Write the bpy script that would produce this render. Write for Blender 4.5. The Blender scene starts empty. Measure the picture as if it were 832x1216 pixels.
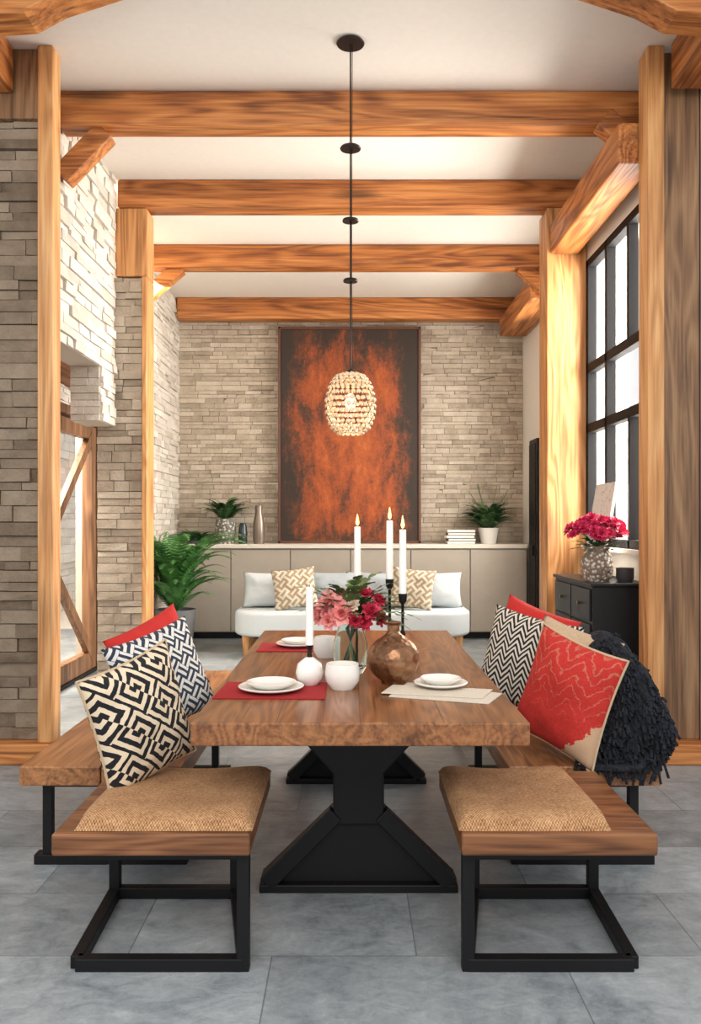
import bpy, bmesh, math, random
from mathutils import Vector, Matrix, noise
random.seed(7)
R=random.random
def U(a,b): return a+(b-a)*random.random()
C=bpy.context.scene.collection
pi=math.pi
# ---------------------------------------------------------------- node helpers
class NT:
    def __init__(s,name):
        s.m=bpy.data.materials.new(name); s.m.use_nodes=True
        s.t=s.m.node_tree; s.n=s.t.nodes; s.l=s.t.links
        s.b=s.n['Principled BSDF']; s.out=s.n['Material Output']
    def node(s,ty,**k):
        x=s.n.new(ty)
        for a,v in k.items(): setattr(x,a,v)
        return x
    def set(s,sock,v):
        if isinstance(v,bpy.types.NodeSocket): s.l.new(v,sock)
        else:
            if isinstance(v,(tuple,list)) and len(v)==3 and len(sock.default_value)==4: v=tuple(v)+(1,)
            sock.default_value=v
    def math(s,op,a,b=0,c=0):
        x=s.node('ShaderNodeMath',operation=op)
        s.set(x.inputs[0],a); s.set(x.inputs[1],b); s.set(x.inputs[2],c)
        return x.outputs[0]
    def obj(s): return s.node('ShaderNodeTexCoord').outputs['Object']
    def map(s,v,scale=(1,1,1),loc=(0,0,0),rot=(0,0,0)):
        x=s.node('ShaderNodeMapping'); s.l.new(v,x.inputs[0])
        x.inputs['Scale'].default_value=scale; x.inputs['Location'].default_value=loc; x.inputs['Rotation'].default_value=rot
        return x.outputs[0]
    def noise(s,v,scale=5,detail=4,rough=.5,dist=0):
        x=s.node('ShaderNodeTexNoise'); s.l.new(v,x.inputs['Vector'])
        x.inputs['Scale'].default_value=scale; x.inputs['Detail'].default_value=detail
        x.inputs['Roughness'].default_value=rough; x.inputs['Distortion'].default_value=dist
        return x.outputs['Fac']
    def voro(s,v,scale=5,feature='F1',out='Distance'):
        x=s.node('ShaderNodeTexVoronoi',feature=feature); s.l.new(v,x.inputs['Vector']); x.inputs['Scale'].default_value=scale
        return x.outputs[out]
    def ramp(s,f,stops,interp='LINEAR'):
        x=s.node('ShaderNodeValToRGB'); s.l.new(f,x.inputs[0]); cr=x.color_ramp; cr.interpolation=interp
        while len(cr.elements)<len(stops): cr.elements.new(.5)
        for e,(p,c) in zip(cr.elements,stops):
            e.position=p; e.color=tuple(c)+(1,)
        return x.outputs[0]
    def mix(s,f,a,b,mode='MIX'):
        x=s.node('ShaderNodeMix',data_type='RGBA',blend_type=mode)
        s.set(x.inputs[0],f); s.set(x.inputs[6],a); s.set(x.inputs[7],b)
        return x.outputs[2]
    def xyz(s,v):
        x=s.node('ShaderNodeSeparateXYZ'); s.l.new(v,x.inputs[0]); return x.outputs
    def bump(s,h,st=.3,d=.01):
        x=s.node('ShaderNodeBump'); x.inputs['Strength'].default_value=st; x.inputs['Distance'].default_value=d
        s.l.new(h,x.inputs['Height']); s.l.new(x.outputs[0],s.b.inputs['Normal'])
    def fin(s,col=None,rough=None,metal=None,**k):
        if col is not None: s.set(s.b.inputs['Base Color'],col)
        if rough is not None: s.set(s.b.inputs['Roughness'],rough)
        if metal is not None: s.set(s.b.inputs['Metallic'],metal)
        for a,v in k.items(): s.set(s.b.inputs[a.replace('_',' ')],v)
        return s.m
def srgb(r,g,b):
    f=lambda c:(c/255/12.92 if c/255<=.04045 else ((c/255+.055)/1.055)**2.4)
    return (f(r),f(g),f(b))
def wood(name,axis,dark,mid,light,rough=.45,s=1.0,bump=.25,knots=0.0,streak=.55):
    t=NT(name); v=t.obj()
    al=[8*s,8*s,8*s]; al['xyz'.index(axis)]=.45*s
    lo=[2.6*s,2.6*s,2.6*s]; lo['xyz'.index(axis)]=.3*s
    vh=t.map(v,tuple(lo)); n1=t.noise(vh,1.5,2,.4,.5)
    cont=t.math('SINE',t.math('MULTIPLY',n1,70))
    cont=t.math('MULTIPLY_ADD',cont,.5,.5)
    fi=t.noise(t.map(v,tuple(a*(5 if a>1 else 2.6) for a in al)),1.6,6,.6,.2)
    big=t.noise(t.map(v,tuple(al)),.6,4,.55,.6)
    f=t.math('ADD',t.math('MULTIPLY',cont,.12),t.math('MULTIPLY',fi,.45))
    f=t.math('ADD',f,t.math('MULTIPLY',big,.43))
    col=t.ramp(f,[(.36,dark),(.5,mid),(.66,light)])
    st=t.ramp(t.noise(t.map(v,tuple(a*(2.2 if a>1 else 1.6) for a in al),(3.3,1.7,.4)),1.0,6,.65,.8),[(.50,(0,0,0)),(.66,(1,1,1))])
    col=t.mix(t.math('MULTIPLY',st,streak),col,tuple(c*.45 for c in dark))
    if knots:
        kv=t.voro(t.map(v,tuple((3.2 if a>1 else .9)*s for a in al)),1.0)
        kk=t.ramp(t.math('ADD',kv,t.math('MULTIPLY',fi,.2)),[(.20,(1,1,1)),(.34,(0,0,0))])
        col=t.mix(t.math('MULTIPLY',kk,knots),col,tuple(c*.25 for c in dark))
    t.bump(f,bump,.006)
    return t.fin(col,rough)
def plain(name,col,rough=.5,metal=0,nb=0,ns=60,var=.06,spec=None):
    t=NT(name); v=t.obj(); n=t.noise(v,ns,4,.6)
    c2=tuple(min(1,c*(1+var)) for c in col); c1=tuple(c*(1-var) for c in col)
    c=t.ramp(n,[(.3,c1),(.7,c2)])
    if nb: t.bump(n,nb,.004)
    if spec is not None: t.b.inputs['Specular IOR Level'].default_value=spec
    return t.fin(c,rough,metal)
W_D,W_M,W_L=srgb(112,60,26),srgb(184,112,54),srgb(214,146,82)
wx=wood('timber_x','x',W_D,W_M,W_L,.5,1,.25,.8); wy=wood('timber_y','y',W_D,W_M,W_L,.5,1,.25,.5); wz=wood('timber_z','z',srgb(150,98,52),srgb(202,142,84),srgb(224,172,114),.5,1,.25,.5,.3)
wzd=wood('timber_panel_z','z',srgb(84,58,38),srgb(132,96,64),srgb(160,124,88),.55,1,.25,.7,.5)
tabw=wood('table_walnut','y',srgb(92,56,34),srgb(138,88,52),srgb(166,112,70),.28,1.6,.08,0,.35)
benw=wood('bench_oak_y','y',srgb(110,68,38),srgb(160,106,64),srgb(188,132,84),.4,1.5,.15,0,.45)
stow=wood('stool_oak_x','x',srgb(84,50,28),srgb(126,80,48),srgb(152,102,64),.42,1.5,.15,0,.45)
doorw=wood('door_wood','z',srgb(84,56,36),srgb(128,90,60),srgb(154,112,78),.5)
def stone(name,c1,c2,c3):
    t=NT(name); v=t.obj()
    a=t.node('ShaderNodeAttribute',attribute_name='tone').outputs['Fac']
    n=t.noise(v,9,6,.65); n2=t.noise(v,55,5,.7)
    f=t.math('ADD',t.math('MULTIPLY',a,.34),t.math('MULTIPLY_ADD',n,.58,.04))
    col=t.ramp(f,[(.25,c1),(.5,c2),(.75,c3)])
    col=t.mix(t.math('MULTIPLY',n2,.3),col,c1,'MIX')
    t.bump(t.math('ADD',n,n2),.9,.012)
    return t.fin(col,.95)
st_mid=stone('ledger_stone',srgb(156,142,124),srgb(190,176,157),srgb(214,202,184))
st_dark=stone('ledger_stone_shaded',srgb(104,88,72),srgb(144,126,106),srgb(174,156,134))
st_light=stone('ledger_stone_lit',srgb(192,182,168),srgb(220,211,198),srgb(238,231,220))  # paler copy of the ledger stone, brightness of the lit left wall in its colour
black=plain('black_steel',(.005,.005,.006),.5,0,.15,80,.06,.3)
blackwin=plain('black_window_frame',(.005,.005,.006),.7,0,0,80,.06,.2)
blackwood=plain('black_painted_wood',(.008,.008,.009),.45,0,.1,40,.06,.35)
plaster=plain('white_plaster',srgb(230,225,216),.85,0,.05,30,.02)
ceilm=plain('ceiling_paint',srgb(232,225,215),.9,0,.03,20,.02)
cabm=plain('taupe_cabinet',srgb(172,162,148),.5,0,0,10,.03)
topm=plain('pale_countertop',srgb(216,209,196),.4,0,0,30,.03)
ceram=plain('white_ceramic',srgb(238,234,226),.22,0,.03,40,.02)
boucle=plain('pale_boucle',srgb(206,213,215),.95,0,.9,160,.05)
bronze_d=plain('dark_bronze',srgb(46,34,28),.4,.6,.1,60)
waxm=NT('candle_wax').fin(srgb(246,243,235),.5,Subsurface_Weight=.2)
flamem=NT('flame_glow').fin((1,.5,.15),.5,Emission_Color=(1,.47,.12),Emission_Strength=5.0)
# ---------------------------------------------------------------- mesh helpers
def empty(name):
    o=bpy.data.objects.new(name,None); C.objects.link(o); o.empty_display_size=.1; return o
def mk(name,verts,faces,mat,parent=None,smooth=False,ang=None,loc=(0,0,0)):
    me=bpy.data.meshes.new(name); me.from_pydata([tuple(v) for v in verts],[],faces); me.validate()
    bm=bmesh.new(); bm.from_mesh(me); bmesh.ops.recalc_face_normals(bm,faces=bm.faces); bm.to_mesh(me); bm.free()
    o=bpy.data.objects.new(name,me); C.objects.link(o); o.location=loc
    if mat: me.materials.append(mat)
    if smooth:
        me.shade_smooth()
        if ang: me.set_sharp_from_angle(angle=math.radians(ang))
    if parent: o.parent=parent
    return o
def bev(o,w,seg=2):
    m=o.modifiers.new('bevel','BEVEL'); m.width=w; m.segments=seg; m.limit_method='ANGLE'; return o
def box(name,x0,x1,y0,y1,z0,z1,mat,parent=None,b=0,seg=2):
    vs=[(x,y,z) for x in(x0,x1) for y in(y0,y1) for z in(z0,z1)]
    fs=[(0,1,3,2),(4,6,7,5),(0,4,5,1),(2,3,7,6),(0,2,6,4),(1,5,7,3)]
    o=mk(name,vs,fs,mat,parent)
    if b: bev(o,b,seg)
    return o
def prism(name,poly,y0,y1,mat,parent=None,b=0,plane='xz'):
    n=len(poly)
    if plane=='xz': vs=[(p[0],y0,p[1]) for p in poly]+[(p[0],y1,p[1]) for p in poly]
    elif plane=='yz': vs=[(y0,p[0],p[1]) for p in poly]+[(y1,p[0],p[1]) for p in poly]
    else: vs=[(p[0],p[1],y0) for p in poly]+[(p[0],p[1],y1) for p in poly]
    fs=[tuple(range(n)),tuple(range(2*n-1,n-1,-1))]+[(i,(i+1)%n,n+(i+1)%n,n+i) for i in range(n)]
    o=mk(name,vs,fs,mat,parent)
    if b: bev(o,b)
    return o
def bar(name,p,q,w,h,mat,parent=None,up=(0,0,1),b=0):
    p=Vector(p);q=Vector(q);d=(q-p).normalized();s=d.cross(Vector(up)).normalized();u=s.cross(d)
    vs=[a+s*i*w/2+u*j*h/2 for a in(p,q) for i,j in((-1,-1),(1,-1),(1,1),(-1,1))]
    fs=[(0,1,2,3),(7,6,5,4)]+[(i,(i+1)%4,4+(i+1)%4,4+i) for i in range(4)]
    o=mk(name,vs,fs,mat,parent)
    if b: bev(o,b)
    return o
def lathe(name,prof,mat,loc,parent=None,seg=40,ang=40,fn=None):
    vs=[];fs=[];n=len(prof)
    for i,(r,z) in enumerate(prof):
        for k in range(seg):
            a=2*pi*k/seg; rr=max(r,.0002)
            if fn: rr=fn(rr,z,a)
            vs.append((rr*math.cos(a),rr*math.sin(a),z))
    for i in range(n-1):
        for k in range(seg):
            k2=(k+1)%seg
            fs.append((i*seg+k,i*seg+k2,(i+1)*seg+k2,(i+1)*seg+k))
    fs.append(tuple(range(seg))); fs.append(tuple((n-1)*seg+k for k in range(seg)))
    return mk(name,vs,fs,mat,parent,True,ang,loc)
def tubes(name,paths,rad,mat,parent=None,seg=6,loc=(0,0,0)):
    vs=[];fs=[]
    for P in paths:
        P=[Vector(p) for p in P]; base=len(vs); n=len(P)
        for i,p in enumerate(P):
            d=(P[min(i+1,n-1)]-P[max(i-1,0)]).normalized()
            a=d.orthogonal().normalized() if abs(d.z)>.99 else d.cross(Vector((0,0,1))).normalized()
            b=d.cross(a); r=rad(i/(n-1)) if callable(rad) else rad
            for k in range(seg):
                t=2*pi*k/seg; vs.append(p+a*r*math.cos(t)+b*r*math.sin(t))
        for i in range(n-1):
            for k in range(seg):
                k2=(k+1)%seg; fs.append((base+i*seg+k,base+i*seg+k2,base+(i+1)*seg+k2,base+(i+1)*seg+k))
        fs.append(tuple(base+k for k in range(seg))); fs.append(tuple(base+(n-1)*seg+k for k in range(seg)))
    return mk(name,vs,fs,mat,parent,True,60,loc)
def frame_mat(center,yaw,tilt,roll):
    y=math.radians(yaw);t=math.radians(tilt)
    n=Vector((math.sin(y)*math.cos(t),-math.cos(y)*math.cos(t),math.sin(t)))
    up=(Vector((0,0,1))-n*n.z).normalized() if abs(n.z)<.99 else Vector((0,1,0))
    up=Matrix.Rotation(math.radians(roll),3,n)@up
    r=up.cross(n)
    return Matrix(((r.x,up.x,n.x,center[0]),(r.y,up.y,n.y,center[1]),(r.z,up.z,n.z,center[2]),(0,0,0,1)))
def cushion(name,w,h,t,mat,center,yaw=0,tilt=0,roll=0,parent=None,N=26,amp=.008,piping=None):
    vs=[];fs=[];idx={}
    sd=Vector((R()*9,R()*9,R()*9))
    for side in(1,-1):
        for i in range(N+1):
            for j in range(N+1):
                u=-1+2*i/N; v=-1+2*j/N
                edge=(i in(0,N) or j in(0,N))
                if edge and side==-1: idx[(side,i,j)]=idx[(1,i,j)]; continue
                x=u*w/2*(1-.075*(1-v*v)); y=v*h/2*(1-.075*(1-u*u))
                p=max(0,(1-abs(u)**2.6))*max(0,(1-abs(v)**2.6))
                z=side*t/2*(p**.55)
                nn=noise.noise(Vector((u*2.2,v*2.2,side*3))+sd)
                z+=nn*amp*2*min(1,p*3)
                wr=noise.noise(Vector((u*7,v*7,side))+sd)*amp*.6*min(1,p*3); z+=wr
                idx[(side,i,j)]=len(vs); vs.append((x,y,z))
        for i in range(N):
            for j in range(N):
                q=[idx[(side,i,j)],idx[(side,i+1,j)],idx[(side,i+1,j+1)],idx[(side,i,j+1)]]
                fs.append(tuple(q) if side==1 else tuple(q[::-1]))
    o=mk(name,vs,fs,mat,parent,True); o.matrix_world=frame_mat(center,yaw,tilt,roll)
    if piping:
        pts=[]
        for k in range(4*N+1):
            k2=k%(4*N); s_,r_=divmod(k2,N); q=-1+2*r_/N
            u,v=((q,-1),(1,q),(-q,1),(-1,-q))[s_]
            pts.append((u*w/2*(1-.075*(1-v*v)),v*h/2*(1-.075*(1-u*u)),0))
        c=tubes('piping',[pts],.005,piping,None,6); c.parent=o
    return o
# ---------------------------------------------------------------- stone cladding
def stone_clad(name,O,u,n,width,z0,z1,mat,rh=.068,L=(.12,.42),prot=.035,parent=None,holes=()):
    O=Vector(O);u=Vector(u);n=Vector(n);vs=[];fs=[];tone=[]
    z=z0
    while z<z1-.005:
        h=min(rh*U(.65,1.3),z1-z)
        if z1-z-h<.02: h=z1-z
        x=0
        while x<width-.001:
            l=min(U(*L),width-x)
            if width-x-l<.06: l=width-x
            cx=x+l/2; cz=z+h/2
            if not any(a<cx<b and c<cz<d for a,b,c,d in holes):
                g=.0025; p=U(.004,prot); t=R(); base=len(vs)
                for dd in(-.03,p):
                    for uu,zz in((x+g,z+g),(x+l-g,z+g),(x+l-g,z+h-g),(x+g,z+h-g)):
                        ju=U(-.002,.002) if dd>0 else 0
                        vs.append(O+u*(uu+ju)+n*(dd+(U(-.006,.006) if dd>0 else 0))+Vector((0,0,zz+ju-O.z)))
                for f in((4,5,6,7),(0,1,5,4),(1,2,6,5),(2,3,7,6),(3,0,4,7)):
                    fs.append(tuple(base+k for k in f)); tone.append(t)
            x+=l
        z+=h
    me=bpy.data.meshes.new(name); me.from_pydata([tuple(v) for v in vs],[],fs)
    bm=bmesh.new(); bm.from_mesh(me); bmesh.ops.recalc_face_normals(bm,faces=bm.faces); bm.to_mesh(me); bm.free()
    at=me.attributes.new('tone','FLOAT','FACE'); at.data.foreach_set('value',tone)
    me.materials.append(mat); o=bpy.data.objects.new(name,me); C.objects.link(o)
    if parent:o.parent=parent
    return o
mort=plain('mortar',srgb(120,108,94),.95,0,.3,60)
mortl=plain('mortar_pale',srgb(184,174,160),.95,0,.3,60)
CZ=4.1
# floor
t=NT('slate_floor_tiles'); v=t.obj()
br=t.node('ShaderNodeTexBrick'); t.l.new(t.map(v,(1,1,1),(.25,.02,0)),br.inputs['Vector'])
br.inputs['Scale'].default_value=1; br.inputs['Brick Width'].default_value=.92; br.inputs['Row Height'].default_value=.45
br.inputs['Mortar Size'].default_value=.0025; br.inputs['Mortar Smooth'].default_value=.3
br.inputs['Color1'].default_value=(.36,.36,.36,1); br.inputs['Color2'].default_value=(.62,.62,.62,1); br.inputs['Mortar'].default_value=(.5,.5,.5,1)
n1=t.noise(v,1.9,9,.68,1.2); n2=t.noise(t.map(v,(1,1.6,1)),9,8,.75,.8); n3=t.noise(v,60,5,.7)
f=t.math('ADD',t.math('MULTIPLY',n1,.5),t.math('ADD',t.math('MULTIPLY',n2,.38),t.math('MULTIPLY',n3,.12)))
c=t.ramp(f,[(.35,srgb(96,102,106)),(.46,srgb(134,140,143)),(.55,srgb(156,161,163)),(.68,srgb(188,191,191))])
c=t.mix(.8,c,t.mix(1,c,br.outputs['Color'],'OVERLAY'))
c=t.mix(t.math('MULTIPLY',br.outputs['Fac'],.7),c,srgb(98,100,100))
hh=t.math('SUBTRACT',t.math('MULTIPLY',t.math('ADD',n2,t.math('MULTIPLY',n3,.5)),.6),br.outputs['Fac'])
t.bump(hh,.55,.006)
floorm=t.fin(c,t.math('MULTIPLY_ADD',n2,.35,.22))
box('floor',-5.5,5.5,-1.5,10.9,-.1,0,floorm)
box('ceiling',-2.7,2.7,3.2,10.7,CZ,CZ+.1,ceilm)
# back wall
wb=empty('wall_back'); box('wall_back_core',-2.4,2.4,10.42,10.6,0,CZ,mort,wb)
stone_clad('wall_back_stone',(-2.13,10.42,1.0),(1,0,0),(0,-1,0),4.26,1.0,CZ,st_mid,.056,(.1,.34),.020,wb)
# left walls
wl=empty('wall_left_rear')
box('core_rear',-2.3,-2.13,8.02,10.42,0,CZ,mortl,wl)
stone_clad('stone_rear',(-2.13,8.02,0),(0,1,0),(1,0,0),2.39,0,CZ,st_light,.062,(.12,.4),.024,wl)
box('core_over_entry',-2.3,-2.13,6.95,8.02,2.62,CZ,mortl,wl)
wl=empty('wall_left')
box('core_upper',-2.1,-1.88,4.95,6.7,2.55,CZ,mortl,wl)
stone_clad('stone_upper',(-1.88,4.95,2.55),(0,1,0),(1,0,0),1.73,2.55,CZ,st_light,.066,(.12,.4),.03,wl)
box('core_corbel',-2.1,-1.88,6.32,6.7,2.14,2.55,mortl,wl)
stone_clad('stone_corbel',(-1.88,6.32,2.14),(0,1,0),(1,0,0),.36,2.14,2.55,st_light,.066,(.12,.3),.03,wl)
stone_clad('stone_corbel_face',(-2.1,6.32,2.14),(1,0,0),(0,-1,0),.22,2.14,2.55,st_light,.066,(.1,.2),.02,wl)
wl=empty('wall_entry')
box('entry_soffit',-2.62,-1.9,4.95,8.01,2.56,2.62,wy,wl)
box('entry_wall_head',-2.62,-2.46,4.95,8.01,2.37,2.555,mortl,wl)
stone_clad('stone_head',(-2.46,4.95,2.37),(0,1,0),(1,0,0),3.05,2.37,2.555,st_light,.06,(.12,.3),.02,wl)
box('entry_return',-2.62,-2.31,8.03,8.15,0,2.6,mortl,wl)
# front-left stone wall
wf=empty('wall_front_left')
box('core',-4.2,-1.80,4.9,4.94,0,CZ,mort,wf)
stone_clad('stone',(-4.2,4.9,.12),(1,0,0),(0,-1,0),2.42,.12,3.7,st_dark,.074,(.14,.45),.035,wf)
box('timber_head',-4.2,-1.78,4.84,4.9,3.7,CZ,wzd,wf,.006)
# timber posts
p=empty('timber_post'); box('shaft',-1.785,-1.695,4.80,4.93,.12,CZ,wz,p,.008)
box('plinth',-4.2,-1.68,4.77,4.95,0,.12,wx,p,.01)
p=empty('timber_post'); box('shaft',1.695,1.79,4.80,4.96,.12,CZ,wz,p,.008)
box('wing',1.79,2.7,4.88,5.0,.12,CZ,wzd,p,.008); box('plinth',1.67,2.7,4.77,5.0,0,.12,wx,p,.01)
for k in(2.02,2.25,2.5): box('board_gap',k,k+.004,4.876,4.885,.12,CZ,black,p)
box('wall_front_right',2.7,4.2,4.9,5.0,0,CZ,plaster)
# second posts
p=empty('stone_pillar'); box('core',-2.02,-1.66,6.73,6.93,0,3.33,mort,p)
stone_clad('stone',(-2.02,6.73,0),(1,0,0),(0,-1,0),.36,0,3.33,st_mid,.07,(.1,.3),.03,p)
box('timber_edge',-1.655,-1.617,6.68,6.93,0,3.33,wz,p,.005)
box('timber_cap',-1.87,-1.617,6.69,6.93,3.335,3.875,wz,p,.008)
p=empty('timber_post'); box('shaft',1.557,1.875,6.68,6.95,0,3.875,wz,p,.008); box('wall_fill',1.88,2.2,6.76,6.95,0,CZ,plaster,p)
# beams
def beam(y0,y1,x0,x1,z0=3.88,zt=CZ):
    o=box('ceiling_beam',x0,x1,y0,y1,z0,zt-.001,wx,None,.014); return o
beam(5.3,5.48,-1.85,1.87); beam(6.68,6.88,-1.85,1.87); beam(8.24,8.44,-2.10,2.12); beam(10.18,10.38,-2.10,2.12,3.84)
def brace(x0,z0,x1,z1,y,w=.13,th=.12): bar('beam_brace',(x0,y,z0),(x1,y,z1),th,w,wx,None,(0,0,1),.008)
brace(-1.84,3.58,-1.56,3.87,5.39); brace(1.86,3.60,1.56,3.87,5.22)
brace(-2.08,3.56,-1.68,3.90,8.34); brace(2.1,3.56,1.68,3.90,8.34)
box('wall_plate_beam',1.58,1.80,4.97,6.67,3.50,3.74,wy,None,.012)
box('wall_plate_beam',1.80,2.12,8.45,10.17,3.62,3.84,wy,None,.012)
box('wall_plate_beam',1.82,2.1,4.325,4.79,3.84,CZ-.002,wy,None,.012)
box('wall_plate_beam',-2.25,-1.93,4.325,4.83,3.84,CZ-.002,wy,None,.012)
prism('eave_bracket',[(-2.4,CZ),(-1.02,CZ),(-1.45,3.96),(-1.6,3.88),(-2.4,3.82)],4.12,4.32,wx,None,.01)
prism('eave_bracket',[(2.4,CZ),(1.02,CZ),(1.45,3.96),(1.6,3.88),(2.4,3.82)],4.12,4.32,wx,None,.01)
# right wall with window
wr=empty('wall_right')
box('below',1.88,2.1,5.01,6.75,0,1.17,plaster,wr); box('above',1.88,2.1,5.01,6.75,3.44,CZ,plaster,wr)
box('pier_near',1.88,2.1,5.01,5.2,1.17,3.44,plaster,wr); box('pier_far',1.88,2.1,6.66,6.75,1.17,3.44,plaster,wr)
wr=empty('wall_right_rear')
box('below',2.13,2.3,6.96,10.42,0,1.3,plaster,wr); box('above',2.13,2.3,6.96,10.42,3.5,CZ,plaster,wr)
box('pier',2.13,2.3,6.96,7.2,1.3,3.5,plaster,wr); box('pier',2.13,2.3,9.2,10.42,1.3,3.5,plaster,wr)
g=NT('window_glass'); tr=g.node('ShaderNodeBsdfTransparent'); gl=g.node('ShaderNodeBsdfGlossy'); gl.inputs['Roughness'].default_value=.02
mx=g.node('ShaderNodeMixShader'); mx.inputs[0].default_value=.06; g.l.new(tr.outputs[0],mx.inputs[1]); g.l.new(gl.outputs[0],mx.inputs[2]); g.l.new(mx.outputs[0],g.out.inputs[0]); glassm=g.m
w=empty('window_1')
for a,b,c,d in((5.2,5.26,1.2,3.44),(6.6,6.66,1.2,3.44),(6.12,6.17,1.2,3.44),(5.2,6.66,1.2,1.26),(5.2,6.66,3.38,3.44),(5.2,6.66,2.55,2.62),(5.2,6.66,2.08,2.15),(5.62,5.66,1.2,2.1),(5.64,5.68,2.62,3.4)):
    box('frame',1.86,1.93,a,b,c,d,blackwin,w,.003)
box('pane',1.895,1.90,5.22,6.64,1.22,3.42,glassm,w)
box('sill',1.82,1.9,5.2,6.66,1.172,1.2,plaster,w)
w=empty('added_fill_window')  # out-of-view window added to let fill light into the nave
for a,b,c,d in((7.2,7.26,1.3,3.5),(9.14,9.2,1.3,3.5),(8.17,8.23,1.3,3.5),(7.2,9.2,1.3,1.36),(7.2,9.2,3.44,3.5),(7.2,9.2,2.4,2.46)):
    box('frame',2.15,2.22,a,b,c,d,blackwin,w,.003)
d=empty('door_2'); box('slab',2.09,2.128,9.55,9.87,0,2.28,black,d,.004); box('casing',2.1,2.126,9.5,9.89,0,2.33,blackwood,d)
box('handle',2.06,2.09,9.6,9.63,1.0,1.12,bronze_d,d,.004)
# left door
d=empty('door_1'); X0,X1=-2.46,-2.38
box('jamb',X0-.06,X1+.03,7.9,8.01,0,2.36,doorw,d,.006); box('jamb',X0-.06,X1+.03,5.1,5.2,0,2.36,doorw,d,.006)
box('head',X0-.06,X1+.03,5.1,8.01,2.28,2.36,doorw,d,.006)
box('stile',X0,X1,7.76,7.88,.03,2.26,doorw,d,.005); box('stile',X0,X1,5.24,5.36,.03,2.26,doorw,d,.005)
box('rail',X0,X1,5.36,7.76,2.14,2.26,doorw,d,.005); box('rail',X0,X1,5.36,7.76,.03,.19,doorw,d,.005)
bar('brace',(-2.40,7.78,2.18),(-2.40,5.36,.15),.09,.05,doorw,d,(1,0,0)); bar('brace',(-2.40,7.78,.15),(-2.40,5.36,2.18),.09,.05,doorw,d,(1,0,0))
box('pane',-2.445,-2.44,5.3,7.8,.1,2.2,glassm,d)
box('threshold',-2.52,-2.36,5.1,8.01,0,.03,black,d)
cw=empty('courtyard_wall'); box('core',-4.7,-4.5,5.3,16,0,4.5,mortl,cw)
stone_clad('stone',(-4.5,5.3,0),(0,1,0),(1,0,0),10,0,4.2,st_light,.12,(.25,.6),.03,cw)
box('courtyard_paving',-5.5,-2.62,10.9,16,-.1,-.002,topm)
# ---------------------------------------------------------------- back cabinet
cb=empty('built_in_cabinet')
box('carcass',-2.1,2.08,9.95,10.38,.08,1.07,cabm,cb); box('kick',-2.1,2.08,10.0,10.38,0,.08,black,cb)
xs=[-2.1,-1.41,-.71,0,.71,1.41,2.08]
for a,b in zip(xs,xs[1:]): box('door_panel',a+.006,b-.006,9.925,9.95,.09,1.055,cabm,cb,.003)
box('countertop',-2.1,2.08,9.9,10.385,1.07,1.12,topm,cb,.004)
# art
t=NT('rust_abstract_paint'); v=t.obj(); s=t.xyz(v)
n=t.noise(t.map(v,(1.5,1,.9),(.4,0,.7)),1.7,9,.7,.3); n2=t.noise(t.map(v,(5,1,1.1)),2.2,8,.7,.2); n3=t.noise(v,26,6,.8,.2)
f=t.math('ADD',t.math('MULTIPLY',n,.62),t.math('ADD',t.math('MULTIPLY',n2,.26),t.math('MULTIPLY',n3,.24)))
gx=t.math('MULTIPLY',t.math('POWER',t.math('ABSOLUTE',t.math('ADD',s[0],0)),3.0),.26)
gz=t.math('MULTIPLY',t.math('POWER',t.math('ABSOLUTE',t.math('SUBTRACT',s[2],2.35)),3.0),.035)
f=t.math('SUBTRACT',t.math('SUBTRACT',f,gx),gz)
c=t.ramp(f,[(.42,srgb(48,36,26)),(.485,srgb(86,48,26)),(.54,srgb(136,64,26)),(.61,srgb(170,82,32)),(.72,srgb(192,112,56))])
t.bump(f,.2,.01); artm=t.fin(c,.65)
a=empty('abstract_painting')
box('canvas',-.86,.83,10.31,10.36,1.15,3.74,artm,a)
fm=plain('painting_frame_wood',srgb(96,56,36),.4)
for q in((-.885,-.855),(.83,.86)): box('frame_side',q[0],q[1],10.29,10.375,1.121,3.77,fm,a,.003)
for q in((1.121,1.15),(3.74,3.77)): box('frame_rail',-.885,.86,10.29,10.375,q[0],q[1],fm,a,.003)
# ---------------------------------------------------------------- sofa
so=empty('sofa')
def softslab(name,x0,x1,y0,y1,z0,z1,r,mat,parent,b=.05,front=True):
    pts=[]
    for cx,cy,a0 in((x1-r,y1-.08,0),(x0+r,y1-.08,90),(x0+r,y0+r,180),(x1-r,y0+r,270)):
        rr=r
        for k in range(9):
            a=math.radians(a0+90*k/8); ry=r if a0>=180 else .08
            pts.append((cx+rr*math.cos(a),cy+ry*math.sin(a)))
    o=prism(name,pts,z0,z1,mat,parent,0,'xy'); bev(o,b,5); o.data.shade_smooth(); return o
softslab('seat',-1.2,1.24,8.45,9.3,.22,.47,.34,boucle,so,.07)
softslab('backrest',-1.14,1.18,9.08,9.34,.3,.80,.1,boucle,so,.08)
for x in(-1.07,1.11):
    for y in(8.62,9.2): lathe('leg',[(0,0),(.022,0),(.045,.25),(0,.25)],wz,(x,y,0),so,16)
gc=plain('grey_boucle',srgb(172,180,184),.95,0,.9,150)
cushion('back_cushion',.62,.38,.2,boucle,(-.84,8.98,.66),0,14,0,so); cushion('back_cushion',.62,.38,.2,boucle,(.88,8.98,.66),0,14,0,so)
cushion('back_cushion',.66,.36,.2,gc,(-.2,9.02,.67),0,12,0,so); cushion('back_cushion',.66,.36,.2,gc,(.28,9.02,.67),0,12,0,so)
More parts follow.
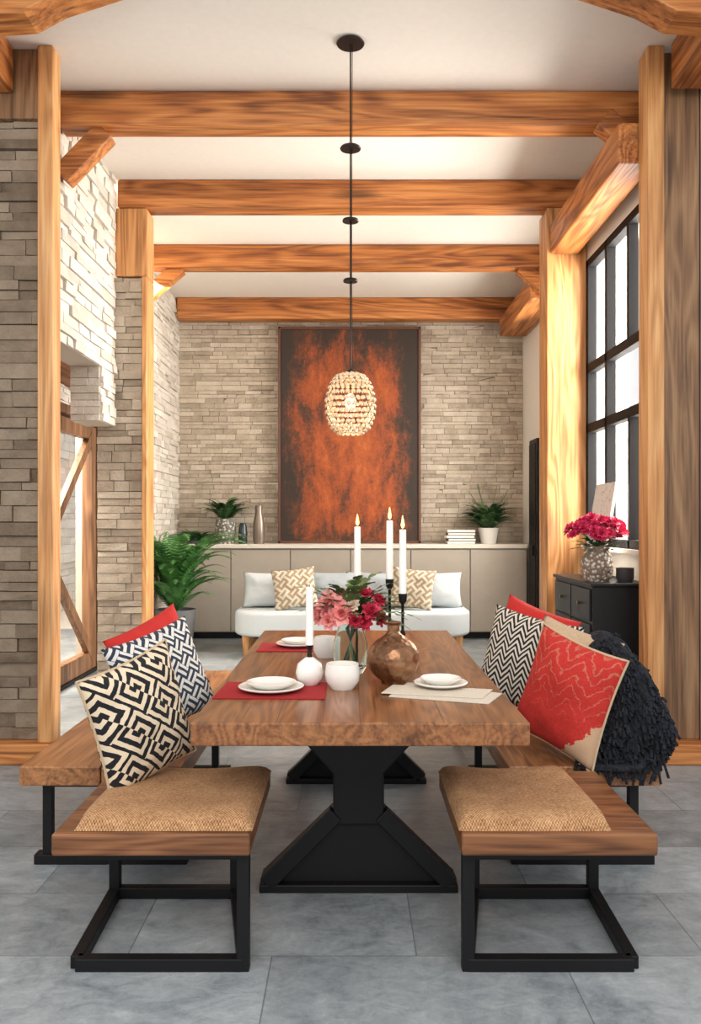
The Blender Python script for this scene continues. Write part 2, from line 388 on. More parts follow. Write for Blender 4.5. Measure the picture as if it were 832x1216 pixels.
# pattern mats
def tri(t,x):
    return t.math('ABSOLUTE',t.math('MULTIPLY_ADD',t.math('FRACT',x),2,-1))
def fab_bump(t,extra=None):
    n=t.noise(t.obj(),260,2,.5); t.bump(n,.5,.003)
def chev(name,c1,c2,nx,ny,amp,thr=.5,diag=False):
    t=NT(name); v=t.obj(); v=t.map(v,rot=(0,0,math.radians(45 if diag else 0))); n=t.noise(v,30,3); s=t.xyz(v)
    z=t.math('ADD',t.math('MULTIPLY',s[1],ny),t.math('MULTIPLY',tri(t,t.math('MULTIPLY',s[0],nx)),amp))
    z=t.math('ADD',z,t.math('MULTIPLY',n,.25))
    k=t.math('GREATER_THAN',t.math('FRACT',z),thr); fab_bump(t)
    return t.fin(t.mix(k,c1,c2),.9)
def maze(name,c1,c2,cell,nst,thr=.52):
    t=NT(name); v=t.map(t.obj(),rot=(0,0,math.radians(45)),loc=(.3,.3,0)); s=t.xyz(v)
    n=t.math('MULTIPLY',t.noise(v,40,2),.12)
    a=t.math('FLOOR',t.math('MULTIPLY',s[0],cell)); b=t.math('FLOOR',t.math('MULTIPLY',s[1],cell))
    ch=t.math('ABSOLUTE',t.math('MODULO',t.math('ADD',a,b),2)); ch=t.math('GREATER_THAN',ch,.5)
    sx=t.math('GREATER_THAN',t.math('FRACT',t.math('ADD',n,t.math('MULTIPLY',s[0],cell*nst))),thr)
    sy=t.math('GREATER_THAN',t.math('FRACT',t.math('ADD',n,t.math('MULTIPLY',s[1],cell*nst))),thr)
    k=t.math('ADD',t.math('MULTIPLY',ch,sx),t.math('MULTIPLY',t.math('SUBTRACT',1,ch),sy)); fab_bump(t)
    return t.fin(t.mix(k,c1,c2),.9)
def greek(name,c1,c2,cell,w,rot=45):
    t=NT(name); v=t.map(t.obj(),rot=(0,0,math.radians(rot)),loc=(.31,.27,0)); s=t.xyz(v)
    n=t.math('MULTIPLY_ADD',t.noise(v,45,2),.05,-.025)
    X=t.math('MULTIPLY',s[0],cell); Y=t.math('MULTIPLY',s[1],cell)
    row=t.math('MULTIPLY',t.math('ABSOLUTE',t.math('MODULO',t.math('FLOOR',Y),2)),.5)
    px=t.math('SUBTRACT',t.math('FRACT',t.math('ADD',X,row)),.5); py=t.math('SUBTRACT',t.math('FRACT',Y),.5)
    px=t.math('ADD',px,t.math('MULTIPLY',t.math('LESS_THAN',py,0),w))
    m=t.math('ADD',t.math('MAXIMUM',t.math('ABSOLUTE',px),t.math('ABSOLUTE',py)),n)
    k=t.math('GREATER_THAN',t.math('FRACT',t.math('DIVIDE',m,2*w)),.52); fab_bump(t)
    return t.fin(t.mix(k,c1,c2),.9)
cream=srgb(222,204,176); ink=srgb(20,20,25)
mzm=greek('greek_key_fabric',ink,cream,7.5,.115)
chm=maze('blue_lattice_fabric',srgb(42,52,70),srgb(220,217,210),19,2,.5)
chb=chev('black_chevron_fabric',ink,srgb(214,204,188),14,32,1.6,.52)
tan=maze('tan_lattice_fabric',srgb(160,138,108),srgb(208,200,182),14,1.5)
for x,yw in((-.58,8),(.64,-8)):
    cushion('throw_pillow',.46,.43,.16,tan,(x,8.76,.69),yw,16,6 if x<0 else -6)
# ---------------------------------------------------------------- table
tb=empty('dining_table'); tx=.03
box('top_core',tx-.525,tx+.525,2.6,4.83,.687,.76,tabw,tb,.006,3)
for k in(-.26,0,.26): box('board_seam',tx+k-.0008,tx+k+.0008,2.603,4.827,.7585,.7602,bronze_d,tb)
def pedestal(y,parent):
    prism('column',[(tx-.095,.25),(tx+.095,.25),(tx+.095,.44),(tx+.26,.62),(tx+.26,.687),(tx-.26,.687),(tx-.26,.62),(tx-.095,.44)],y-.06,y+.06,black,parent,.006)
    prism('foot',[(tx-.37,0),(tx+.37,0),(tx+.365,.03),(tx+.095,.29),(tx-.095,.29),(tx-.365,.03)],y-.03,y+.09,black,parent,.006)
    for s in(-1,1):
        bar('brace',(tx+s*.345,y-.045,.03),(tx+s*.085,y-.045,.29),.06,.05,black,parent,(0,1,0),.004)
    box('sole',tx-.37,tx+.37,y-.07,y+.09,0,.03,black,parent,.004)
pedestal(3.2,tb); pedestal(4.5,tb); bar('stretcher',(tx,3.28,.27),(tx,4.44,.27),.07,.1,black,tb)
# ---------------------------------------------------------------- benches
def bench(x0,x1):
    e=empty('bench'); y0,y1=3.31,5.45; n=2; wd=(x1-x0)/n
    for i in range(n): box('seat_board',x0+i*wd+.002,x0+(i+1)*wd-.002,y0,y1,.342,.42,benw,e,.006)
    for y in(3.42,4.62,5.3):
        for x in(x0+.08,x1-.08): box('leg',x-.019,x+.019,y-.019,y+.019,0,.342,black,e,.003)
        box('foot_bar',x0+.03,x1+.0,y-.03,y+.03,0,.04,black,e,.003); box('top_bar',x0+.06,x1-.06,y-.02,y+.02,.31,.342,black,e,.003)
bench(-1.305,-.66); bench(.62,1.225)
# stools
t=NT('woven_tan_upholstery'); v=t.obj(); s=t.xyz(v)
wv=t.math('MULTIPLY',t.math('SINE',t.math('MULTIPLY',s[0],700)),t.math('SINE',t.math('MULTIPLY',s[1],700)))
n=t.noise(v,110,5,.75); n0=t.noise(v,9,4,.6); f=t.math('ADD',t.math('MULTIPLY_ADD',wv,.14,.0),t.math('ADD',t.math('MULTIPLY',n,.75),t.math('MULTIPLY',n0,.25)))
c=t.ramp(f,[(.3,srgb(104,66,38)),(.5,srgb(172,126,84)),(.7,srgb(212,172,128))]); t.bump(f,.8,.004); padm=t.fin(c,.9)
def stool(sg):
    e=empty('upholstered_stool'); o0,i0=(.90,.302) if sg<0 else (.925,.334)
    X=lambda a: sg*a
    xa,xb=sorted((X(o0),X(i0)))
    box('seat_frame',xa,xb,2.53,3.18,.375,.442,stow,e,.008,3)
    pa,pb=sorted((X(o0-(.06 if sg<0 else .13)),X(i0-.004)))
    N=34; vs=[];fs=[]
    for i in range(N+1):
        for j in range(N+1):
            u=-1+2*i/N; w_=-1+2*j/N
            ed=(max(0,1-abs(u)**7)*max(0,1-abs(w_)**7))**.5
            zz=.4425+ed*(.034+.028*(u*u)-.010*w_)
            vs.append((pa+(pb-pa)*(u+1)/2*1.0,2.555+.62*(w_+1)/2,zz))
    for i in range(N):
        for j in range(N):
            k=i*(N+1)+j; fs.append((k,k+N+1,k+N+2,k+1))
    mk('seat_pad',vs,fs,padm,e,True)
    A=(X(o0-.055),2.6);B=(X(i0+.028),2.6);Cc=(X(i0+.12),3.1);D=(X(o0-.035),3.1)
    for nme,p1,p2 in(('floor_bar',A,B),('floor_bar',B,Cc),('floor_bar',Cc,D),('floor_bar',D,A)):
        bar(nme,(p1[0],p1[1],.02),(p2[0],p2[1],.02),.04,.04,black,e,(0,0,1),.003)
    for p1 in(B,Cc,D):
        box('leg',p1[0]-.019,p1[0]+.019,p1[1]-.019,p1[1]+.019,0,.375,black,e,.003)
    bar('top_bar',(D[0],3.1,.36),(Cc[0],3.1,.36),.036,.03,black,e); bar('top_bar',(B[0],2.6,.36),(X(o0-.06),2.6,.36),.036,.03,black,e)
stool(-1); stool(1)
# ---------------------------------------------------------------- bench cushions
creamf=plain('cream_piping',srgb(196,172,140),.9)
cushion('greek_key_throw_pillow',.42,.44,.17,mzm,(-.745,2.98,.685),56,8,13,None,30,.008,creamf)
cushion('lattice_throw_pillow',.46,.44,.16,chm,(-.83,3.72,.69),46,16,14)
t=NT('red_ikat_fabric'); v=t.obj(); s=t.xyz(v); n=t.noise(v,26,4,.6); n_=t.noise(v,90,4,.7)
z=t.math('ADD',t.math('MULTIPLY',s[1],20),t.math('MULTIPLY',tri(t,t.math('MULTIPLY',s[0],8)),1.4)); z=t.math('ADD',z,t.math('MULTIPLY',n,1.6))
k=t.math('MULTIPLY',t.math('LESS_THAN',t.math('FRACT',z),t.math('MULTIPLY_ADD',s[1],.9,.08)),t.math('MULTIPLY',n_,.55))
edge=t.math('GREATER_THAN',t.math('ADD',t.math('MULTIPLY',n,.10),t.math('SUBTRACT',t.math('MULTIPLY',s[0],.8),t.math('MULTIPLY',s[1],.62))),.235)
k=t.math('MAXIMUM',k,edge); fab_bump(t)
redm=t.fin(t.mix(k,t.mix(n_,srgb(150,24,22),srgb(212,52,40)),srgb(196,160,128)),.85)
redp=plain('red_fabric',srgb(190,38,32),.85,0,.4,200)
cushion('red_throw_pillow',.44,.44,.15,redp,(-.93,4.08,.70),46,14,20)
cushion('chevron_throw_pillow',.47,.46,.17,chb,(.835,4.0,.715),-38,14,-10)
cushion('red_throw_pillow',.44,.44,.15,redp,(.93,4.38,.73),-40,14,-16)
cushion('red_patterned_pillow',.42,.46,.17,redm,(.868,3.38,.685),-50,8,-15,None,26,.008,creamf)
beige=plain('beige_boucle',srgb(196,170,140),.95,0,1,120,.15)
cushion('beige_throw_pillow',.42,.43,.15,beige,(.95,3.64,.715),-50,8,-12)
# throw blanket
th=empty('knit_throw_blanket')
t=NT('black_knit'); v=t.obj(); wv=t.voro(v,70); n=t.noise(v,30,3); t.bump(wv,1,.012); knit=t.fin(t.ramp(n,[(.3,srgb(10,11,16)),(.7,srgb(36,40,50))]),.95)
path=[(.98,3.62,.76),(1.01,3.60,.85),(1.06,3.57,.88),(1.13,3.53,.82),(1.19,3.50,.74),(1.225,3.48,.66),(1.20,3.45,.60),(1.16,3.43,.55),(1.15,3.41,.50),(1.11,3.40,.462),(1.02,3.39,.45),(.93,3.38,.445)]
NP=70;NV=30;vs=[];fs=[]
def cat(P,t):
    n=len(P)-1; x=t*n; i=min(int(x),n-1); f=x-i
    p=[Vector(P[max(0,min(n,i+k))]) for k in(-1,0,1,2)]
    return .5*((2*p[1])+(-p[0]+p[2])*f+(2*p[0]-5*p[1]+4*p[2]-p[3])*f*f+(-p[0]+3*p[1]-3*p[2]+p[3])*f**3)
for i in range(NP+1):
    c0=cat(path,i/NP)
    for j in range(NV+1):
        v_=-1+2*j/NV
        f=.022*math.sin(v_*9+i*.09)+.02*noise.noise(Vector((i*.12,v_*2.5,1)))
        vs.append(Vector((c0.x+f+.02*v_,c0.y+v_*.13+.015*math.sin(i*.3),max(.437,c0.z+f-.05*v_*v_))))
for i in range(NP):
    for j in range(NV):
        k=i*(NV+1)+j; fs.append((k,k+1,k+NV+2,k+NV+1))
o=mk('cloth',vs,fs,knit,th,True); m=o.modifiers.new('s','SOLIDIFY'); m.thickness=.022
# front fall of the throw: pleated sheet from the top ridge down to the seat board
vf=[];ff=[];NA=40;NB=30
for i in range(NA+1):
    a_=i/NA
    top=cat(path,.06+.42*a_); bot=Vector((.90+.31*a_,3.33,.452))
    for j in range(NB+1):
        q=j/NB
        p_=top.lerp(bot,q); 
        fold=.022*math.sin(a_*26+q*2.0)+.012*noise.noise(Vector((a_*6,q*4,2)))
        vf.append(Vector((p_.x+.03*math.sin(pi*q)*a_,p_.y-.13*(1-q)-.05*math.sin(pi*q)+fold,p_.z+.012*math.sin(a_*26))))
for i in range(NA):
    for j in range(NB):
        k=i*(NB+1)+j; ff.append((k,k+1,k+NB+2,k+NB+1))
o=mk('front_fall',vf,ff,knit,th,True); m=o.modifiers.new('s','SOLIDIFY'); m.thickness=.014
P=[]
cen=Vector((1.04,3.6,.62))
for i in range(2300):
    a=random.choice(vs if i<1100 else vf); d=(a-cen).normalized()*.5+Vector((U(-.6,.6),U(-.9,.1),U(-.8,.2))); d=d.normalized()*U(.014,.036)
    b=a+d; c_=b+d*.4+Vector((0,0,-.016))
    if min(a.z,b.z,c_.z)<.43: continue
    P.append([a,b,c_])
for i in range(60):
    x=U(.88,1.22); y0=U(3.3,3.34)
    P.append([(x,y0,.45),(x+U(-.02,.02),y0-.03,.452),(x+U(-.03,.03),3.288,.44),(x+U(-.03,.03),3.283,U(.35,.41))])
tubes('fringe',P,.0055,knit,th,5)
dk=plain('navy_pillow_fabric',srgb(20,22,30),.95,0,.5,150)
cushion('filler_pillow',.36,.36,.14,dk,(1.06,3.64,.66),-42,12,-20,th)
# ---------------------------------------------------------------- plants
def leafmat(n,a,b):
    t=NT(n); x=t.noise(t.obj(),12,3); return t.fin(t.ramp(x,[(.3,a),(.7,b)]),.5)
fernm=leafmat('fern_green',srgb(34,84,40),srgb(96,152,74)); darkg=leafmat('dark_leaf_green',srgb(28,58,30),srgb(76,114,60)); oliv=leafmat('olive_leaf_green',srgb(50,76,40),srgb(106,126,72))
def frond(vs,fs,base,az,L,lift,leaf,nl=22,wr=.16):
    p=Vector(base); pts=[]; el=lift; st=L/nl; d2=Vector((math.cos(az),math.sin(az),0))
    for i in range(nl+1):
        pts.append(p.copy()); p=p+(d2*math.cos(el)+Vector((0,0,1))*math.sin(el))*st; el-=(lift+.75)/nl*.95*(.3+1.4*i/nl)
    side=Vector((-math.sin(az),math.cos(az),0))
    for i in range(2,nl+1):
        q=pts[i]; d=(pts[i]-pts[i-1]).normalized(); l=leaf*math.sin(pi*min(1,(i/nl)*.93+.05))**.7
        for s in(-1,1):
            o=(side*s*.9+d*.55+Vector((0,0,-.18))).normalized(); w=d*st*.42
            b=len(vs); vs.extend([q-w,q+w,q+o*l*.6+w*.9,q+o*l,q+o*l*.55-w*.8]); fs.append((b,b+1,b+2,b+3,b+4))
    for i in range(nl):
        b=len(vs); r=side*.0022; vs.extend([pts[i]-r,pts[i]+r,pts[i+1]+r,pts[i+1]-r]); fs.append((b,b+1,b+2,b+3))
def plant(name,c,n,L,leaf,mat,parent,lo=.5,hi=1.45,nl=22,clamp=None):
    vs=[];fs=[]
    for i in range(n):
        az=2*pi*i/n*2.618+U(-.3,.3); frond(vs,fs,(c[0]+U(-.03,.03),c[1]+U(-.03,.03),c[2]),az,L*U(.65,1.05),U(lo,hi),leaf*U(.8,1.1),nl)
    out=[]
    for q in vs:
        q=Vector(q)
        if q.x<-2.06: q.x=-2.06+(q.x+2.06)*.06
        if q.x>2.09: q.x=2.09
        if q.y>10.33: q.y=10.33+(q.y-10.33)*.08
        if clamp is not None and q.z<clamp: q.z=clamp+U(0,.01)
        out.append(q)
    return mk(name,out,fs,mat,parent)
soil=plain('soil',srgb(50,38,28),1)
potg=plain('grey_fibrestone',srgb(116,116,116),.8,0,.3,50)
e=empty('potted_fern'); lathe('planter',[(0,0),(.17,0),(.22,.45),(.2,.45),(.195,.41),(0,.41)],potg,(-1.87,9.0,0),e); lathe('soil',[(0,.405),(.19,.405),(.0,.415)],soil,(-1.87,9.0,0),e)
plant('fronds',(-1.87,9.0,.42),40,1.35,.12,fernm,e,1.42,1.57,30)
plant('fronds',(-1.87,9.0,.42),34,.85,.10,fernm,e,.9,1.4,26)
def texvase(name,c1,c2,sc):
    t=NT(name); v=t.obj(); x=t.voro(v,sc); t.bump(x,1,.01); return t.fin(t.ramp(x,[(.2,c2),(.5,c1)]),.6)
vasew=texvase('textured_cream_ceramic',srgb(120,104,90),srgb(220,212,198),42)
e=empty('potted_plant'); lathe('pot',[(0,0),(.1,0),(.125,.16),(.115,.30),(.1,.30),(.1,.27),(0,.27)],texvase('woven_white_pot',srgb(110,105,98),srgb(216,210,198),30),(-1.5,10.12,1.12),e)
plant('leaves',(-1.5,10.12,1.39),80,.42,.06,darkg,e,.8,1.55,12,1.3)
e=empty('potted_plant'); lathe('pot',[(0,0),(.06,0),(.09,.04),(.08,.04),(0,.03)],potg,(-1.87,10.13,1.12),e)
plant('leaves',(-1.87,10.13,1.13),70,.30,.05,darkg,e,.3,1.2,10,1.125)
e=empty('potted_plant'); lathe('pot',[(0,0),(.09,0),(.125,.19),(.11,.19),(.1,.16),(0,.16)],ceram,(1.66,10.13,1.12),e)
plant('leaves',(1.66,10.13,1.27),84,.52,.06,darkg,e,.7,1.55,14,1.16)
P=[]
for i in range(22):
    a=U(0,6.3); P.append([(1.66,10.13,1.28),(1.66+.08*math.cos(a),10.13+.06*math.sin(a),1.5),(1.66+.24*math.cos(a),10.1+.12*math.sin(a),U(1.6,1.86))])
tubes('twigs',P,.003,oliv,e,4)
gs=plain('smoked_glass',srgb(50,58,62),.15,.2)
lathe('smoked_glass_vase',[(0,0),(.05,0),(.055,.12),(.045,.22),(.035,.25),(.025,.25),(0,.2)],gs,(-1.29,10.1,1.12))
lathe('silver_bottle_vase',[(0,0),(.06,0),(.072,.06),(.068,.25),(.04,.38),(.042,.46),(.03,.46),(0,.40)],plain('brushed_pewter',srgb(140,128,116),.35,.6,.2,30),(-1.10,10.12,1.12))
e=empty('book_stack')
for i,(c_,dx) in enumerate(((srgb(204,196,184),0),(srgb(72,66,60),.01),(srgb(216,210,202),-.01),(srgb(110,92,76),.005),(srgb(206,200,190),.0))):
    z=1.12+i*.034; m=plain('book_cover',c_,.6); box('cover',1.15+dx,1.48+dx,10.0,10.24,z,z+.032,m,e,.003); box('pages',1.155+dx,1.475+dx,9.997,10.2,z+.006,z+.026,ceram,e)
# ---------------------------------------------------------------- sideboard right
e=empty('black_sideboard'); box('body',1.5,1.86,5.22,6.16,.06,.98,blackwood,e,.004); box('top',1.485,1.865,5.2,6.18,.98,1.0,blackwood,e,.004)
for x in(1.53,1.82):
    for y in(5.26,6.1): box('foot',x-.02,x+.02,y-.02,y+.02,0,.06,black,e)
brs=plain('brass_knob',srgb(150,120,80),.3,.8)
for i in range(2):
    for j in range(4):
        y0=5.25+i*.45; z0=.1+j*.22
        box('drawer_front',1.488,1.5,y0,y0+.43,z0,z0+.2,blackwood,e,.003); lathe('knob',[(0,0),(.008,0),(.012,.02),(0,.022)],brs,(1.488,y0+.21,z0+.1),e,10).rotation_euler=(0,-pi/2,0)
VX,VY=1.585,5.42
e=empty('flower_vase'); lathe('vase',[(0,0),(.075,0),(.1,.06),(.1,.14),(.075,.2),(.082,.225),(.07,.225),(.06,.2),(0,.2)],vasew,(VX,VY,1.0),e)
def petalflower(vs,fs,c,nrm,r,rings=((8,1.0,.25),(7,.8,.7),(6,.55,1.1),(5,.35,1.35))):
    c=Vector(c);n=Vector(nrm).normalized();a=n.orthogonal().normalized();b=n.cross(a)
    for k,rr,cup in rings:
        off=U(0,6)
        for i in range(k):
            th=off+2*pi*i/k+U(-.1,.1); d=a*math.cos(th)+b*math.sin(th); s=n.cross(d); L=r*rr*U(.85,1.1); W=L*.62*min(1.3,7/k)
            base=len(vs); NN=4
            for x in range(NN+1):
                q=x/NN; el=cup*(.35+.65*q)
                pos=c+(d*math.cos(el)+n*math.sin(el))*L*q - n*(.0 if rr<.9 else .15*r*q*q)
                for y in(-1,-.35,.35,1):
                    wv=W*math.sin(pi*min(.97,q*.78+.1))**.8
                    ruff=noise.noise(Vector((th*3,y*2,q*3)))*.15*r*q
                    vs.append(pos+s*y*wv*.5+(n*math.cos(el)-d*math.sin(el))*(abs(y)*.16*L*q)+n*ruff)
            for x in range(NN):
                for y in range(3): k0=base+x*4+y; fs.append((k0,k0+1,k0+5,k0+4))
def petm(n,a,b):
    t=NT(n); x=t.noise(t.obj(),45,3); return t.fin(t.ramp(x,[(.3,a),(.7,b)]),.6)
hot=petm('magenta_petals',srgb(170,14,62),srgb(232,62,112)); pink=petm('pink_petals',srgb(226,112,118),srgb(246,180,168)); redf=petm('crimson_petals',srgb(160,18,44),srgb(216,56,84)); white_p=petm('cream_petals',srgb(230,196,170),srgb(246,232,214))
vs=[];fs=[]
for i in range(80):
    a=U(0,2*pi); q=math.sqrt(R()); rr=.185*q; z=1.25+.14*math.sqrt(1-q*q*.9)+U(-.03,.03)
    nn=(math.cos(a)*q,math.sin(a)*q-.2,.7); petalflower(vs,fs,(VX+rr*math.cos(a)*1.05,VY+rr*math.sin(a)*.8,z),nn,U(.032,.048))
mk('blossoms',vs,fs,hot,e,True)
vs=[];fs=[]
for i in range(26): frond(vs,fs,(VX,VY,1.2),U(0,6.3),U(.12,.2),U(.2,1.2),.04,6)
mk('foliage',vs,fs,darkg,e)
lathe('dark_cup',[(0,0),(.045,0),(.055,.03),(.055,.09),(.048,.09),(.045,.03),(0,.02)],plain('charcoal_ceramic',srgb(50,48,48),.5),(1.74,5.34,1.0),None)
t=NT('pale_sketch_print'); v=t.obj(); n=t.noise(t.map(v,(1,3,3)),2,4,.5,2); k=t.math('LESS_THAN',t.math('ABSOLUTE',t.math('SUBTRACT',n,.5)),.006)
skm=t.fin(t.mix(k,srgb(214,206,198),srgb(120,110,104)),.8)
e=empty('leaning_art_print'); o=bar('canvas',(1.80,6.06,1.2),(1.80,5.62,1.2),.02,.5,skm,e,(0,0,1))
for vtx in o.data.vertices: vtx.co=Vector((1.68+(vtx.co.z-1.0)*.22+(vtx.co.x-1.80), vtx.co.y, 1.0+(vtx.co.z-.95)*1.3))
# ---------------------------------------------------------------- tabletop
TZ=.7605
def plate_set(x,y,r,z=TZ,bowl=True):
    e=empty('plate_setting')
    lathe('plate',[(0,0),(r*.6,0),(r*.98,.014),(r,.018),(r*.97,.02),(r*.62,.008),(0,.007)],ceram,(x,y,z),e,48)
    lathe('salad_plate',[(0,.012),(r*.5,.012),(r*.74,.03),(r*.76,.034),(r*.72,.035),(r*.5,.02),(0,.019)],ceram,(x,y,z),e,48)
def cloth(name,poly,th,mat,z=None):
    z=TZ if z is None else z
    return prism(name,poly,z,z+th,mat,None,.001,'xy')
redn=plain('red_linen',srgb(160,22,28),.9,0,.5,200); linen=plain('oatmeal_linen',srgb(208,196,178),.9,0,.5,200,.1)
cloth('red_placemat',[(-.485,2.95),(-.09,2.94),(-.09,3.24),(-.475,3.25)],.004,redn); plate_set(-.29,3.08,.12,TZ+.0045)
cloth('linen_placemat',[(.135,2.98),(.47,2.86),(.545,3.03),(.22,3.24)],.004,linen)
cloth('linen_napkin',[(.11,3.02),(.46,2.93),(.52,3.08),(.16,3.17)],.004,linen,TZ+.0045); plate_set(.335,3.13,.10,TZ+.009)
cloth('red_placemat',[(-.45,4.02),(-.13,4.02),(-.13,4.3),(-.45,4.3)],.004,redn); plate_set(-.26,4.18,.11,TZ+.0045)
lathe('ceramic_bowl',[(0,0),(.04,0),(.062,.03),(.065,.06),(.06,.095),(.055,.095),(.058,.06),(.05,.03),(0,.015)],ceram,(-.03,3.13,TZ))
lathe('ceramic_cup',[(0,0),(.04,0),(.056,.03),(.056,.08),(.05,.095),(.045,.095),(.05,.05),(0,.02)],ceram,(-.115,3.86,TZ))
def candle(x,y,zb,zt,holder,mat,lit=True,seg=20,base=TZ):
    e=empty('candlestick'); hh=zb-base
    if holder=='stem':
        lathe('holder',[(0,0),(.04,0),(.042,.006),(.012,.014),(.006,.03),(.006,hh*.45),(.012,hh*.5),(.006,hh*.55),(.006,hh-.045),(.016,hh-.03),(.018,hh),(.012,hh),(.011,hh-.012),(0,hh-.012)],mat,(x,y,base),e,seg)
    else:
        lathe('holder',[(0,0),(.03,0),(.048,.02),(.053,.048),(.045,.08),(.02,.1),(.014,.104),(0,.104)],mat,(x,y,base),e,32)
        lathe('stem',[(0,.1),(.01,.1),(.008,.13),(.014,.135),(.008,.14),(.008,hh-.02),(.015,hh-.01),(.015,hh),(0,hh)],bronze_d,(x,y,base),e,20)
    L=zt-zb
    lathe('candle',[(0,-.01),(.0155,-.01),(.0135,L-.003),(.010,L),(0,L-.002)],waxm,(x,y,zb),e,seg)
    tubes('wick',[[(x,y,zt-.002),(x,y,zt+.009)]],.0012,black,e)
    if lit:
        lathe('flame',[(0,0),(.006,.006),(.0078,.015),(.005,.030),(.0015,.046),(0,.052)],flamem,(x,y,zt+.004),e,12)
        l=bpy.data.lights.new('candle_light','POINT'); l.energy=.5; l.color=(1,.62,.3); l.shadow_soft_size=.01; lo=bpy.data.objects.new('candle_light',l); C.objects.link(lo); lo.location=(x,y-.0,zt+.06); lo.parent=e
candle(.03,3.66,1.09,1.36,'stem',black); candle(.165,3.55,1.14,1.387,'stem',black); candle(.212,3.42,1.09,1.35,'stem',black)
candle(-.155,3.19,.925,1.135,'round',ceram,False,20,TZ+.0045)
# bronze vase
t=NT('hammered_bronze'); v=t.obj(); x=t.voro(v,48); n=t.noise(v,9,5,.6); t.bump(x,.5,.006)
hb=t.fin(t.ramp(n,[(.3,srgb(92,62,44)),(.5,srgb(148,108,78)),(.7,srgb(184,146,112))]),.33,.85)
pr=[(0,0),(.045,0)]+[(.101*math.cos(a),.094+.094*math.sin(a)*.98) for a in [math.radians(d_) for d_ in range(-60,62,10)]]+[(.03,.19),(.022,.2),(.024,.225),(.034,.235),(.028,.236),(.018,.225),(0,.2)]
lathe('bronze_vase',pr,hb,(.165,3.24,TZ),None,48)
# flowers in glass vase
e=empty('flower_bouquet'); fx,fy=.0,3.48
g=NT('clear_glass'); gm=g.fin((.80,.90,.86),.02,0,Transmission_Weight=1.0,IOR=1.3)
lathe('glass_vase',[(0,0),(.055,0),(.07,.03),(.072,.12),(.05,.19),(.056,.215),(.052,.215),(.046,.19),(.068,.12),(.066,.03),(0,.012)],gm,(fx,fy,TZ),e,40)
P=[]
for i in range(26):
    a=U(0,6.3); P.append([(fx+.04*math.cos(a),fy+.04*math.sin(a),TZ+.02),(fx-.02*math.cos(a),fy-.02*math.sin(a),TZ+.18),(fx+.09*math.cos(a),fy+.07*math.sin(a),TZ+.3)])
tubes('stems',P,.0035,oliv,e,5)
def fl(name,L,mat):
    vs=[];fs=[]
    for c,n,r in L: petalflower(vs,fs,c,n,r)
    mk(name,vs,fs,mat,e,True)
fl('peonies',[((-.085,3.42,1.045),(-.4,-1,.6),.062),((-.035,3.39,1.01),(-.1,-1,.4),.058),((-.09,3.5,1.07),(-.6,-.3,.8),.045),((-.02,3.46,1.075),(0,-.6,1),.045),((-.125,3.43,1.0),(-.9,-.6,.2),.046),((-.085,3.39,.985),(-.3,-1,0),.042)],pink)
fl('carnations',[((.08,3.40,1.02),(.4,-1,.5),.045),((.11,3.44,1.06),(.6,-.6,.8),.042),((.055,3.39,.975),(.2,-1,.1),.04),((.12,3.43,.99),(.8,-.7,.2),.042),((.06,3.45,1.085),(.1,-.5,1),.04),((.02,3.38,.985),(0,-1,0),.036)],redf)
fl('cream_blooms',[((.01,3.40,1.045),(0,-1,.5),.034)],white_p)
vs=[];fs=[]
for i in range(60): frond(vs,fs,(fx,fy,TZ+.2),U(0,6.3),U(.16,.32),U(.3,1.5),.032,8)
mk('foliage',vs,fs,oliv,e)
# ---------------------------------------------------------------- pendant
e=empty('pendant_light'); PY=4.77
for z,r in((4.084,.08),(3.49,.06),(3.08,.047),(2.74,.042)): lathe('disc',[(0,0),(r*.95,0),(r,.006),(r*.9,.015),(0,.015)],bronze_d,(0,PY,z),e,32)
tubes('cord',[[(0,PY,2.2),(0,PY,4.09)]],.0045,bronze_d,e,8); tubes('cord',[[(.012,PY,2.21),(.006,PY,2.8),(.01,PY,4.09)]],.0022,bronze_d,e,6)
sh=[(.045,.165),(.085,.15),(.118,.10),(.137,.02),(.135,-.06),(.112,-.13),(.07,-.165)]
t=NT('amber_bead_glass'); fz=t.node('ShaderNodeLayerWeight'); fz.inputs[0].default_value=.4
bead=t.fin(t.mix(fz.outputs['Facing'],srgb(240,212,174),srgb(136,96,62)),.25,0,Emission_Color=(1,.66,.38),Emission_Strength=.12)
bm=bmesh.new()
rows=15
def prof(q):
    n=len(sh)-1; x=q*n; i=min(int(x),n-1); f=x-i; return sh[i][0]*(1-f)+sh[i+1][0]*f, sh[i][1]*(1-f)+sh[i+1][1]*f
for i in range(rows):
    r,z=prof(i/(rows-1)); k=max(8,int(2*pi*r/.031))
    for j in range(k):
        a=2*pi*(j+.5*(i%2))/k
        mtx=Matrix.Translation((r*math.cos(a),PY+r*math.sin(a),2.05+z))@Matrix.Rotation(a,4,'Z')@Matrix.Diagonal((.010,.0145,.0128,1))
        bmesh.ops.create_icosphere(bm,subdivisions=2,radius=1,matrix=mtx)
me=bpy.data.meshes.new('beads'); bm.to_mesh(me); bm.free(); me.materials.append(bead); me.shade_smooth(); o=bpy.data.objects.new('beads',me); C.objects.link(o); o.parent=e
rings=[]
for z,r in((.168,.046),(-.168,.07),(.02,.128)):
    rings.append([(r*math.cos(2*pi*k/32),PY+r*math.sin(2*pi*k/32),2.05+z) for k in range(33)])
for k in range(14):
    for sgn in(1,-1):
        rings.append([((prof(q/16)[0]+.004)*math.cos(2*pi*k/14+sgn*q*.11),PY+(prof(q/16)[0]+.004)*math.sin(2*pi*k/14+sgn*q*.11),2.05+prof(q/16)[1]) for q in range(17)])
tubes('cage',rings,.0022,bronze_d,e,6)
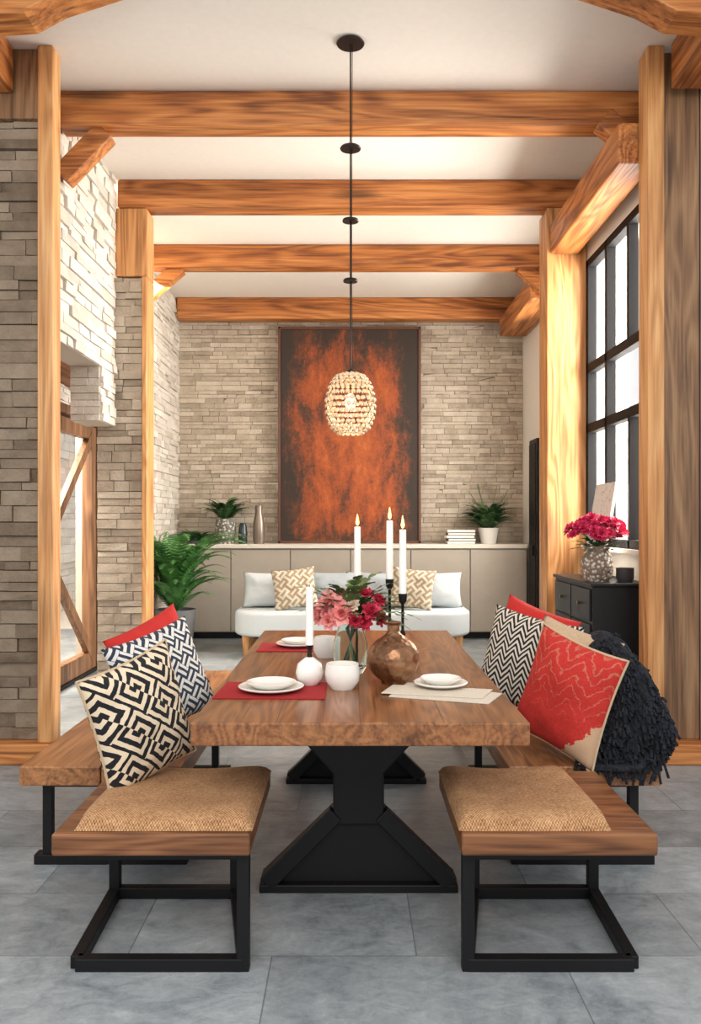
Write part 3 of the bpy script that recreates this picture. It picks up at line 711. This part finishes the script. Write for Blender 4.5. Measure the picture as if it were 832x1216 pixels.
lathe('cap',[(0,0),(.046,0),(.03,.025),(.008,.04),(0,.04)],bronze_d,(0,PY,2.21),e,24)
lathe('bulb',[(0,-.04),(.025,-.03),(.035,0),(.02,.04),(0,.05)],NT('bulb_glow').fin((1,.8,.5),.4,Emission_Color=(1,.7,.42),Emission_Strength=2.0),(0,PY,2.06),e,20)
l=bpy.data.lights.new('pendant_bulb','POINT'); l.energy=3.0; l.color=(1,.78,.55); l.shadow_soft_size=.04; lo=bpy.data.objects.new('pendant_bulb',l); C.objects.link(lo); lo.location=(0,PY,1.96); lo.parent=e
# ---------------------------------------------------------------- lights
def area(name,loc,target,sx,sy,P,col):
    l=bpy.data.lights.new(name,'AREA'); l.shape='RECTANGLE'; l.size=sx; l.size_y=sy; l.energy=P; l.color=col
    o=bpy.data.objects.new(name,l); C.objects.link(o); o.location=loc
    o.rotation_euler=(Vector(target)-Vector(loc)).to_track_quat('-Z','Y').to_euler(); return o
area('window_daylight',(2.6,5.93,2.5),(-1,5.93,2.2),1.8,2.4,400,(1,.95,.88))
area('rear_nave_fill',(2.9,8.2,2.6),(-1,8.4,1.8),2.2,2.4,300,(1,.95,.88))  # added fill lamp outside the unseen rear window, brightens the nave
area('entry_daylight',(-3.3,6.8,3.3),(-.5,7.0,.6),2.2,1.2,460,(1,.92,.80))
area('courtyard_daylight',(-2.75,7.6,3.9),(-4.4,9.0,1.2),2.5,1.2,220,(1,.94,.84))
area('room_fill',(0,-1.0,3.6),(0,4.5,1.4),4.0,2.0,150,(1,.97,.93))  # added fill lamp behind the camera, brightens the room from the front
w=bpy.data.worlds.new('sky'); bpy.context.scene.world=w; w.use_nodes=True
w.node_tree.nodes['Background'].inputs[0].default_value=(.98,.985,1,1); w.node_tree.nodes['Background'].inputs[1].default_value=1.05
# ---------------------------------------------------------------- camera
cd=bpy.data.cameras.new('camera'); cam=bpy.data.objects.new('camera',cd); C.objects.link(cam)
cam.location=(0,0,1.38); cam.rotation_euler=(pi/2,0,0); cd.sensor_fit='HORIZONTAL'; cd.sensor_width=36; cd.lens=36*1000/832; cd.shift_y=12/832
bpy.context.scene.camera=cam
vs_=bpy.context.scene.view_settings; vs_.view_transform='Standard'; vs_.look='None'; vs_.exposure=0
